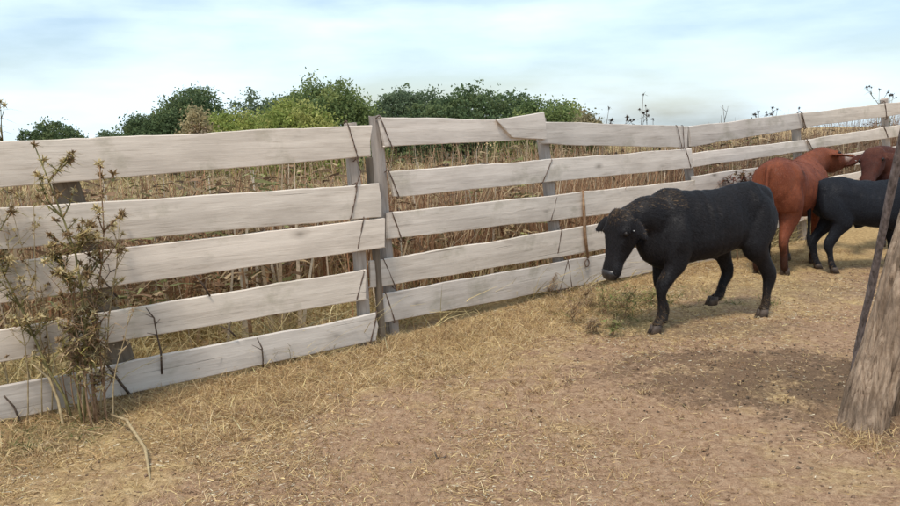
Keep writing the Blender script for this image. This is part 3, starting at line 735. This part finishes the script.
# ------------------------------------------------------------------ log post at the right
M_LOG = None
def log_mat():
    m, t, b = mat('weathered_log', .9, .12)
    v = objc(t, (7, 7, .9)); g = nnoise(t, v, 6, 10, .74, .9); big = nnoise(t, objc(t), 5.5, 5, .6); f = nnoise(t, objc(t, (1, 1, .35)), 55, 4, .7)
    c = ramp(t, g, [(.36, (.09, .06, .04)), (.44, (.30, .21, .14)), (.58, (.52, .39, .28))])
    c = mixc(t, ramp(t, big, [(.45, 0.0), (.62, .7)]), c, (.185, .135, .095))
    c = mixc(t, 1.0, c, ramp(t, f, [(.3, .7), (.65, 1.12)]), 'MULTIPLY')
    t.links.new(c, b.inputs['Base Color']); bump(t, b, mth(t, 'ADD', g, mth(t, 'MULTIPLY', f, .4)), 1.0, .014)
    return m
M_LOG = log_mat()
def log(name, pts, rad, parent, n=26, seg=44, rough=.12, seed=0, m=None):
    rings = []
    import bisect
    tot = len(pts)-1
    for i in range(seg+1):
        u = i/seg*tot; k = min(int(u), tot-1); f = u-k
        p0 = pts[max(0, k-1)]; p1 = pts[k]; p2 = pts[k+1]; p3 = pts[min(tot, k+2)]
        c = .5*((2*p1)+(p2-p0)*f+(2*p0-5*p1+4*p2-p3)*f*f+(3*p1-p0-3*p2+p3)*f**3); r = rad[k]+(rad[k+1]-rad[k])*f
        rg_ = []
        for j in range(n):
            a = 2*math.pi*j/n; v = Vector((math.cos(a), math.sin(a), 0))
            rr_ = r*(1+rough*noise.noise(Vector((v.x*1.4+seed, v.y*1.4, c.z*2.2)))+rough*.55*noise.noise(Vector((v.x*5+seed, v.y*5, c.z*3)))+rough*.3*noise.noise(Vector((v.x*9, v.y*9+seed, c.z*14))))
            if n > 15: rr_ -= r*.16*max(0, .22-abs(noise.noise(Vector((v.x*3.6+seed*2, v.y*3.6, c.z*1.1)))))/.22*max(0, min(1, .6+noise.noise(Vector((v.x*2, v.y*2+seed, c.z*2)))))
            rg_.append(c+v*rr_)
        rings.append(rg_)
    mb = MB(); mb.ring_loft(rings); return mb.build(name, m or M_LOG, parent, True)
TY = 3.72
def tp(px, py, dy=0): return depth_at(px, TY+dy, py)
tb = gp(868, 438); troot = empty('log_post', tb); tag(troot, 'thick weathered log post leaning right at the right frame edge', 'post')
tr = lambda v: v-tb
log('trunk', [tr(tp(857, 455)), tr(tp(864, 420)), tr(tp(884, 350)), tr(tp(902, 280)), tr(tp(928, 200)), tr(tp(948, 120)), tr(tp(963, 60))], [.152, .118, .100, .096, .092, .088, .085], troot, n=64, seg=120, rough=.14, seed=3)
log('side_limb', [tr(tp(900, 458, .12)), tr(tp(907, 415, .12)), tr(tp(917, 340, .10)), tr(tp(921, 280, .06)), tr(tp(917, 235, .02))], [.085, .080, .075, .07, .06], troot, n=18, seed=9)
sb = gp(853, 372)+Vector((0, 0, -.02)); sroot = empty('thin_pole', sb); tag(sroot, 'thin grey pole leaning against the log post', 'pole')
M_POLE = plain_mat('pole_wood', (.09, .07, .06), (.26, .21, .19), 22, .85, .2, .004, (3, 3, 1))
PY = sb.y
pl = [sb]+[depth_at(px, PY+dy, py) for px, py, dy in ((861, 330, -.08), (871, 290, -.17), (879, 250, -.26), (889, 200, -.37), (900, 150, -.47), (911, 95, -.58))]
log('pole', [q_-sb for q_ in pl], [.018, .018, .020, .021, .022, .022, .020], sroot, n=10, rough=.25, seed=5, m=M_POLE)

# small dark leaf and twig lying on the dirt in the middle
p = gp(437, 458)
twig_thing('fallen_twig', [p+Vector((-.012, .02, .028)), p+Vector((0, 0, .006)), p+Vector((.03, -.004, .006)), p+Vector((.045, .01, .016))], [.003, .006, .007, .002], M_TWIG, 'small dark curled twig lying alone on the dirt in the foreground', 'twig')

# ------------------------------------------------------------------ cattle
def coat_mat(name, c1, c2, c3=None, rough=.72, spec=.12, white=None):
    m, t, b = mat(name, rough, spec)
    n = nnoise(t, objc(t), 5, 4, .6); f = nnoise(t, objc(t, (1, 1, 1)), 70, 3, .7)
    c = ramp(t, n, [(.35, c1), (.65, c2)])
    if c3:                                     # sun-bleached hair along poll and crest (a colour of the animal)
        a = t.nodes.new('ShaderNodeAttribute'); a.attribute_name = 'Tint'
        sp = t.nodes.new('ShaderNodeSeparateColor'); t.links.new(a.outputs['Color'], sp.inputs[0])
        c = mixc(t, mth(t, 'MULTIPLY', sp.outputs[0], ramp(t, f, [(.42, 0.1), (.58, 1.0)])), c, c3)
        c = mixc(t, sp.outputs[1], c, white or (.7, .62, .55))
        c = mixc(t, sp.outputs[2], c, (.05, .02, .012))
    c = mixc(t, 1.0, c, ramp(t, f, [(.3, .75), (.7, 1.2)]), 'MULTIPLY')
    t.links.new(c, b.inputs['Base Color']); bump(t, b, f, .25, .003)
    b.inputs['Sheen Weight'].default_value = .06; b.inputs['Sheen Roughness'].default_value = .4
    b.inputs['Sheen Tint'].default_value = (.5, .5, .6, 1)
    return m
M_EYE, _t, _b = mat('eye', .35, .3); _b.inputs['Base Color'].default_value = (.012, .008, .006, 1)
M_HOOF = plain_mat('hoof', (.04, .03, .025), (.11, .08, .06), 20, .6, .3)
M_MUZ = plain_mat('muzzle', (.018, .016, .016), (.04, .035, .034), 60, .35, .5, .002)
M_TAG, _t, _b = mat('ear_tag', .5, .4); _b.inputs['Base Color'].default_value = (.75, .74, .70, 1)

def ell_ring(c, u, v, n=20, vdown=None, p=1.0):
    out = []
    for j in range(n):
        a = 2*math.pi*j/n; ca, sa = math.cos(a), math.sin(a)
        ca = math.copysign(abs(ca)**p, ca); sa = math.copysign(abs(sa)**p, sa)
        out.append(c + u*ca + (v if sa >= 0 or vdown is None else vdown)*sa)
    return out
def path_loft(mb, st, n=16):
    """st: (pos, r_fore_aft, r_lateral) with Y the lateral axis"""
    P = [Vector(s[0]) for s in st]; rings = []
    # subdivide with Catmull-Rom
    tot = len(st)-1; S = tot*4
    for i in range(S+1):
        u = i/S*tot; k = min(int(u), tot-1); f = u-k
        g = lambda A, B, C, D: .5*((2*B)+(C-A)*f+(2*A-5*B+4*C-D)*f*f+(3*B-A-3*C+D)*f**3)
        q = lambda a: max(0, min(tot, a))
        c = g(P[q(k-1)], P[k], P[k+1], P[q(k+2)])
        ra = g(st[q(k-1)][1], st[k][1], st[k+1][1], st[q(k+2)][1]); rl = g(st[q(k-1)][2], st[k][2], st[k+1][2], st[q(k+2)][2])
        rings.append((c, ra, rl))
    out = []
    for i, (c, ra, rl) in enumerate(rings):
        t = (rings[min(i+1, S)][0]-rings[max(i-1, 0)][0]).normalized()
        lat = Vector((0, 1, 0)); lat = (lat-t*lat.dot(t)).normalized(); fa = lat.cross(t).normalized()
        out.append(ell_ring(c, lat*rl, fa*ra, n))
    mb.ring_loft(out)

def make_cow(name, label, loc, heading, H, coat, legs, poll, hdir, hnorm, group='cattle in the corral', voxel=.011, fur=26000, neck_fat=1.0, tints=None, tagear=None, seed=0, tail_side=.0, furcol=None, body_len=1.0, slim=.84, hind=1.0, narrow=1.0):
    """local axes: +X forward, +Y left, +Z up, withers at z=1, then scaled by H. legs: dict FL FR HL HR -> list of joint offsets"""
    root = empty(name, loc, heading); tag(root, label, 'cow' if H > 1.1 else 'calf', group)
    mb = MB(); BL = body_len
    tr_ = [(-.61, .90, .74, .075), (-.585, .945, .66, .13), (-.53, .972, .57, .175), (-.42, .992, .560, .200), (-.28, .985, .520, .222), (-.10, .956, .487, .255),
           (.08, .946, .468, .262), (.24, .958, .452, .240), (.36, .980, .420, .215), (.45, .985, .430, .185), (.53, .955, .450, .160), (.60, .90, .49, .125), (.655, .82, .56, .07)]
    rings = []
    for x, zt, zb, w in tr_:
        x *= BL; zc = zb+(zt-zb)*.50; w *= slim; rg0 = ell_ring(Vector((x, 0, zc)), Vector((0, w, 0)), Vector((0, 0, zt-zc)), 26, Vector((0, 0, zc-zb)), .84)
        rings.append([Vector((p_.x, p_.y*(1-.30*max(0, (p_.z-zc)/(zt-zc))**2), p_.z)) for p_ in rg0])
    mb.ring_loft(rings)
    # neck
    legs = {k_: [(x_+(.38 if k_[0] == 'F' else -.42)*(BL-1), z_) for x_, z_ in J_] for k_, J_ in legs.items()}
    poll = Vector(poll)+Vector((.4*(BL-1), 0, 0)); hd = Vector(hdir).normalized(); hn = Vector(hnorm); hn = (hn-hd*hn.dot(hd)).normalized(); hl = hd.cross(hn).normalized()
    if hl.y < 0: pass
    nb = Vector((.40*BL, 0, .74)); mid = nb.lerp(poll, .5)+Vector((0, 0, .02))
    path_loft(mb, [(nb, .235, .15), (nb.lerp(mid, .55), .205*neck_fat, .125), (mid, .165*neck_fat, .105), (mid.lerp(poll+hd*.05, .6), .125*neck_fat, .085), (poll+hd*.06-hn*.03, .10, .075)])
    # head
    HD = [(-.035, .060, .040, .05), (.00, .092, .058, .085), (.06, .102, .066, .130), (.12, .108, .062, .152), (.18, .094, .056, .148), (.25, .070, .050, .118), (.31, .062, .048, .082), (.36, .070, .048, .070), (.405, .070, .042, .060), (.445, .046, .024, .034)]
    rings = []
    for s, w, du, dd in HD: rings.append(ell_ring(poll+hd*s, hl*w, hn*du, 22, hn*dd, .9))
    mb.ring_loft(rings)
    # brow ridges, cheeks, nostril rims
    for s in (-1, 1):
        c = poll+hd*.115+hl*.078*s+hn*.030
        mb.ring_loft([ell_ring(c+hd*k*.035, hl*(.030*math.sqrt(max(.02, 1-k*k))), hn*(.028*math.sqrt(max(.02, 1-k*k))), 10) for k in (-.98, -.6, 0, .6, .98)])
        # ear: a leaf-shaped cupped blade
        e0 = poll+hd*.035+hl*.070*s+hn*.004; ed = (hl*s*1.0+hd*.30-hn*.12).normalized(); ew = (hd-ed*hd.dot(ed)).normalized(); et = ed.cross(ew).normalized()
        rings = []
        for k, wv in ((0, .022), (.03, .034), (.07, .052), (.115, .052), (.155, .036), (.19, .012)):
            rings.append(ell_ring(e0+ed*k+hd*(k*k*1.3), ew*wv, et*.0115, 12))
        mb.ring_loft(rings)
    # legs
    for key, J in legs.items():
        s = 1 if key[1] == 'L' else -1
        if key[0] == 'F':
            (sx, sz), (ex, ez), (kx, kz), (fx, fz), (hx, hz) = J; y = .125*s
            path_loft(mb, [((sx+.03, y*.45, sz+.19), .045, .03), ((sx+.015, y*.68, sz+.10), .105, .065), ((sx, y*.80, sz), .135, .085), ((ex, y, ez), .090, .062), ((ex*.6+kx*.4, y, ez*.6+kz*.4), .058, .046), ((kx, y, kz+.02), .044, .038), ((kx*.55+fx*.45, y, kz*.55+fz*.45), .028, .024), ((fx, y, fz), .036, .031), ((hx, y, hz+.045), .037, .033)], 14)
        else:
            (sx, sz), (ex, ez), (kx, kz), (fx, fz), (hx, hz) = J; y = .125*s*narrow
            path_loft(mb, [((sx+.02, y*.45, sz+.15), .05, .03), ((sx, y*.66, sz+.09), .115, .07), ((sx, y*.8, sz-.02), .165, .095*hind), ((ex, y*1.02, ez), .125*hind, .080*hind), ((ex*.5+kx*.5, y, ez*.5+kz*.5), .068*hind, .048*hind), ((kx, y, kz), .056, .040), ((kx*.5+fx*.5, y, kz*.5+fz*.5), .035, .029), ((fx, y, fz), .038, .034), ((hx, y, hz+.045), .038, .035)], 14)
    # dewlap and sheath
    path_loft(mb, [((.56*BL, 0, .52), .06, .03), ((.60*BL, 0, .60), .06, .035), ((.66*BL, 0, .66), .05, .03)], 10)
    path_loft(mb, [((-.05, 0, .50), .05, .035), ((-.09, 0, .47), .025, .022), ((-.06, 0, .455), .012, .012)], 10)
    path_loft(mb, [((-.56*BL, 0, .935), .03, .03), ((-.63*BL, 0, .90), .024, .024), ((-.655*BL, tail_side*.3, .76), .019, .019), ((-.655*BL, tail_side*.7, .58), .016, .016), ((-.65*BL, tail_side, .44), .013, .013)], 8)
    src = mb.mesh('tmp'); tmp = bpy.data.objects.new('tmp', src); COL.objects.link(tmp)
    rm = tmp.modifiers.new('r', 'REMESH'); rm.mode = 'VOXEL'; rm.voxel_size = voxel
    sm = tmp.modifiers.new('s', 'SMOOTH'); sm.factor = .5; sm.iterations = 7
    dg = bpy.context.evaluated_depsgraph_get(); me = bpy.data.meshes.new_from_object(tmp.evaluated_get(dg))
    bpy.data.objects.remove(tmp)
    n = len(me.vertices); co = np.empty(n*3, np.float32); me.vertices.foreach_get('co', co); co = co.reshape(-1, 3)
    no = np.empty(n*3, np.float32); me.vertices.foreach_get('normal', no); no = no.reshape(-1, 3)
    # soft anatomy: ribs, shoulder and hip hollows
    dsp = np.array([.010*noise.noise(Vector((c[0]*6+seed, c[1]*6, c[2]*4)))+.004*noise.noise(Vector((c[0]*22, c[1]*14, c[2]*5+seed))) for c in co])
    co = co+no*dsp[:, None]
    hip = np.exp(-(((co[:, 0]+.36*BL)/.07)**2+((co[:, 2]-.88)/.07)**2)); co[:, 1] += np.sign(co[:, 1])*hip*.018
    flank = np.exp(-(((co[:, 0]+.22*BL)/.08)**2+((co[:, 2]-.78)/.10)**2)); co[:, 1] -= np.sign(co[:, 1])*np.clip(abs(co[:, 1])/.06, 0, 1)*flank*.014
    def g3(px_, pz_, rx_, rz_): return np.exp(-(((co[:, 0]-px_*BL)/rx_)**2+((co[:, 2]-pz_)/rz_)**2))
    sg = np.sign(co[:, 1])*np.clip(abs(co[:, 1])/.06, 0, 1)
    co[:, 1] += sg*(.016*g3(.40, .78, .06, .13)+.012*g3(.45, .62, .05, .06)-.016*.6*g3(.27, .68, .06, .16)-.014*g3(.53, .70, .045, .10)+.010*g3(-.545, .90, .04, .05)-.012*g3(-.50, .76, .05, .10)-.008*g3(-.25, .60, .09, .08))
    rib = np.sin(co[:, 0]*2*np.pi/.062+co[:, 2]*3)*np.exp(-(((co[:, 0]-.03)/.20)**4+((co[:, 2]-.70)/.16)**4)); co[:, 1] += sg*rib*.0026
    bl_ = np.exp(-((co[:, 0]-.06)/.25)**2-((co[:, 2]-.55)/.12)**2); co[:, 1] += sg*bl_*.014
    ridge = np.exp(-(co[:, 1]/.035)**2)*(co[:, 2] > .90)*(abs(co[:, 0]) < .45); co[:, 2] += ridge*(.008+.0012*np.sin(co[:, 0]*60))
    co *= H
    me.vertices.foreach_set('co', co.astype(np.float32).ravel())
    tint = np.zeros((n, 4), np.float32); tint[:, 3] = 1
    c1 = co/H; dpl = np.linalg.norm(c1-np.array(poll+hn*.02), axis=1)
    tint[:, 0] = np.clip(1-dpl/.11, 0, 1)*.45
    crest = (c1[:, 0] > .30)&(c1[:, 0] < poll.x+.02)&(no[:, 2] > .45); tint[crest, 0] = np.maximum(tint[crest, 0], .12)
    low = np.clip(1-c1[:, 2]/.25, 0, 1)*.5; tint[:, 0] = np.maximum(tint[:, 0], low)
    if tints:
        for (cx, cy, cz, r, ch, amt) in tints:
            dd = np.linalg.norm(c1-np.array([cx, cy, cz]), axis=1); tint[:, ch] = np.maximum(tint[:, ch], np.clip(1.6*(1-dd/r), 0, 1)*amt)
    a = me.color_attributes.new('Tint', 'FLOAT_COLOR', 'POINT'); a.data.foreach_set('color', tint.ravel())
    me.update(); me.materials.clear()
    body = link('body', me, coat, root, True)
    # hooves
    for key, J in legs.items():
        s = 1 if key[1] == 'L' else -1; fx, fz = J[3]; hx, hz = J[4]; y = .125*s*(narrow if key[0] == 'H' else 1)
        ax = Vector((hx-fx, 0, hz-fz)).normalized()
        for e in (-1, 1):
            hb = MB(); c = Vector((hx, y+.018*e, hz)); rings = []
            for k, (rx, ry) in ((.062, (.031, .018)), (.04, (.036, .020)), (.0, (.044, .0225))):
                rings.append([Vector((c.x+k*(fx-hx)*2+rx*math.cos(a_)+(.010 if k == 0 else 0), c.y+ry*math.sin(a_), c.z+k)) for a_ in [2*math.pi*j/12 for j in range(12)]])
            hb.ring_loft(rings); me2 = hb.mesh('hoof'); me2.transform(Matrix.Scale(H, 4)); link('hoof', me2, M_HOOF, root, True)
    # eyes
    for s in (-1, 1):
        bm = bmesh.new(); bmesh.ops.create_uvsphere(bm, u_segments=12, v_segments=8, radius=.017*H)
        m2 = bpy.data.meshes.new('eye'); bm.to_mesh(m2); bm.free(); e = link('eye', m2, M_EYE, root, True); e.location = (poll+hd*.125+hl*.102*s+hn*.026)*H
    # muzzle pad with nostrils
    hb = MB(); rings = []
    for s, w, du, dd in ((.385, .068, .049, .060), (.415, .066, .043, .054), (.440, .048, .028, .036), (.452, .02, .012, .014)):
        rings.append(ell_ring((poll+hd*s+hn*.003)*H, hl*(w*H), hn*(du*H), 16, hn*(dd*H)))
    hb.ring_loft(rings); hb.build('muzzle', M_MUZ, root, True)
    # tail tuft
    rg = np.random.default_rng(seed+5); m = 160; B = np.array([-.65*BL, tail_side, .47])*H+rg.normal(0, .008, (m, 3)); B[:, 2] -= rg.uniform(0, .10, m)
    d = np.stack([rg.normal(0, .10, m), rg.normal(0, .10, m), -np.ones(m)], 1); d /= np.linalg.norm(d, axis=1)[:, None]
    fc = np.array(furcol); m3 = blades('tail_tuft', B, d, rg.uniform(.08, .17, m)*H, np.full(m, .004), rg.uniform(0, .05, m), np.repeat(fc[None]*1.1, m, 0), None, 2, seed)
    o = link('tail_tuft', m3, M_FUR, root); tag(o, kind='stuff')
    if tagear is not None:
        s = tagear; e0 = poll+hd*.05+hl*.145*s-hn*.03+hd*.03
        hb = MB(); w_ = hd*.016; h_ = hl*.012; nn = hn*.004
        c = (e0+hn*.032); hb.ring_loft([[ (c+w_*a_+h_*b_+nn*z)*H for a_, b_ in ((-1, -1), (1, -1), (1.2, 0), (1, 1), (-1, 1))] for z in (-1, 1)])
        hb.build('ear_tag', M_TAG, root)
    # fur: short hairs lying back over the coat
    if fur:
        me.calc_loop_triangles(); T = np.empty(len(me.loop_triangles)*3, np.int32); me.loop_triangles.foreach_get('vertices', T); T = T.reshape(-1, 3)
        A = co[T[:, 0]]; B_ = co[T[:, 1]]; C_ = co[T[:, 2]]; cr3 = np.cross(B_-A, C_-A); ar = np.linalg.norm(cr3, axis=1); pr = ar/ar.sum()
        idx = rg.choice(len(T), fur, p=pr); u = rg.random((fur, 1)); v = rg.random((fur, 1)); fl = (u+v) > 1; u = np.where(fl, 1-u, u); v = np.where(fl, 1-v, v)
        Pp = A[idx]+(B_[idx]-A[idx])*u+(C_[idx]-A[idx])*v; nn = cr3[idx]/(ar[idx][:, None]+1e-12)
        flow = np.array([-1, 0, -.75])+rg.normal(0, .20, (fur, 3)); flow -= nn*(flow*nn).sum(1)[:, None]; flow /= np.linalg.norm(flow, axis=1)[:, None]+1e-9
        dr = flow+nn*rg.uniform(.05, .28, (fur, 1)); dr /= np.linalg.norm(dr, axis=1)[:, None]
        hd_t = tint[T[idx, 0]][:, :3]
        cl = np.repeat(np.array(furcol)[None], fur, 0)*rg.uniform(.6, 1.7, (fur, 1))
        k = (rg.random(fur) < hd_t[:, 0]*.8); cl[k] = np.array([.20, .125, .06])*rg.uniform(.5, 1.4, (k.sum(), 1))
        k = (rg.random(fur) < hd_t[:, 1]); cl[k] = np.array([.62, .55, .47])
        k = (rg.random(fur) < hd_t[:, 2]); cl[k] = np.array([.06, .025, .015])
        L_ = rg.uniform(.010, .024, fur)*H*(1+1.4*hd_t[:, 0])
        # side vector lies in the surface
        sd_ = np.cross(dr, nn); sd_ /= np.linalg.norm(sd_, axis=1)[:, None]; wd = rg.uniform(.0007, .0014, (fur, 1))
        Vv = np.stack([Pp-sd_*wd, Pp+sd_*wd, Pp+dr*L_[:, None]], 1).reshape(-1, 3)
        m4 = np_mesh('hair', Vv, np.arange(fur*3).reshape(-1, 3), np.repeat(np.clip(cl, 0, 1), 3, 0))
        o = link('hair', m4, M_FUR, root); tag(o, kind='stuff')
    return root
M_FUR = tint_mat('hair', .5, .3, 30, .2)

BLK = coat_mat('black_coat', (.0065, .006, .0065), (.014, .012, .012), (.15, .095, .05))
BLK2 = coat_mat('blue_black_coat', (.008, .009, .012), (.014, .015, .019), (.04, .03, .025))
RED = coat_mat('red_coat', (.145, .040, .020), (.225, .068, .032), (.26, .10, .05))
BRN2 = coat_mat('dark_red_brown_coat', (.050, .017, .012), (.085, .028, .018), (.16, .07, .04))

def std_legs(ph=0):
    return {'FL': [(.38, .68), (.35, .50), (.39, .27), (.37, .09), (.39, .0)], 'FR': [(.38, .68), (.35, .50), (.36, .27), (.33, .09), (.35, .0)],
            'HL': [(-.42, .76), (-.36, .56), (-.53, .30), (-.49, .09), (-.46, 0)], 'HR': [(-.42, .76), (-.34, .56), (-.46, .30), (-.42, .09), (-.39, 0)]}
# calf in front: walking left, head low and turned a little to the viewer
f1 = ground_at(661, 335); r1 = ground_at(766, 317)
def cow_at(px, py, ang): p = gp(px, py); return Vector((p.x, p.y, p.z)), ang
cl = ground_at(705, 321)
legsA = {'FL': [(.40, .68), (.42, .49), (.53, .30), (.54, .10), (.585, .0)], 'FR': [(.38, .68), (.34, .50), (.35, .27), (.30, .09), (.32, .0)],
         'HL': [(-.42, .76), (-.36, .56), (-.51, .31), (-.49, .09), (-.46, 0)], 'HR': [(-.42, .76), (-.27, .55), (-.35, .32), (-.27, .14), (-.21, .075)]}
make_cow('calf', 'black calf walking left with lowered head before the middle fence, nearest of the herd', Vector((cl.x, cl.y, hgt(cl.x, cl.y))), math.radians(180+24), 1.05, BLK, legsA,
         (.80, .02, .83), (.24, .02, -1.0), (1.0, .13, .24), fur=90000, furcol=(.012, .010, .011), tagear=-1, seed=1, neck_fat=.86, body_len=.92, slim=.78)
MUD = [(-.5, .1, .04, .32, 2, 1.0), (-.5, -.1, .04, .32, 2, 1.0), (.38, .12, .04, .32, 2, 1.0), (.38, -.12, .04, .32, 2, 1.0)]
p = gp(787, 267)
make_cow('cow', 'red brown cow with a pale face patch beyond the black calf, rump towards the viewer', p, math.radians(50), 1.16, RED, std_legs(),
         (.74, -.04, .97), (.90, -.45, -.15), (.1, .1, 1.0), fur=40000, furcol=(.19, .058, .027), tints=[(.98, -.19, .97, .085, 1, .8), (-.35, -.22, .88, .05, 2, 1.0)]+MUD, seed=2, slim=1.0, hind=1.32, narrow=.80)
p = gp(862, 270)
make_cow('calf', 'blue black calf facing right beside the red cow, partly hidden by the thin pole', p, math.radians(-4), .95, BLK2, std_legs(),
         (.84, .0, .95), (.75, 0, -.65), (.6, 0, .8), fur=30000, furcol=(.012, .013, .017), seed=3, body_len=.88, slim=.9)
p = gp(915, 250)
make_cow('cow', 'dark reddish cow with white ear tag behind the blue black calf', p, math.radians(180+25), 1.12, BRN2, std_legs(),
         (.74, .02, .98), (.65, .3, -.8), (.8, .2, .6), fur=16000, furcol=(.07, .024, .016), tagear=1, seed=4)
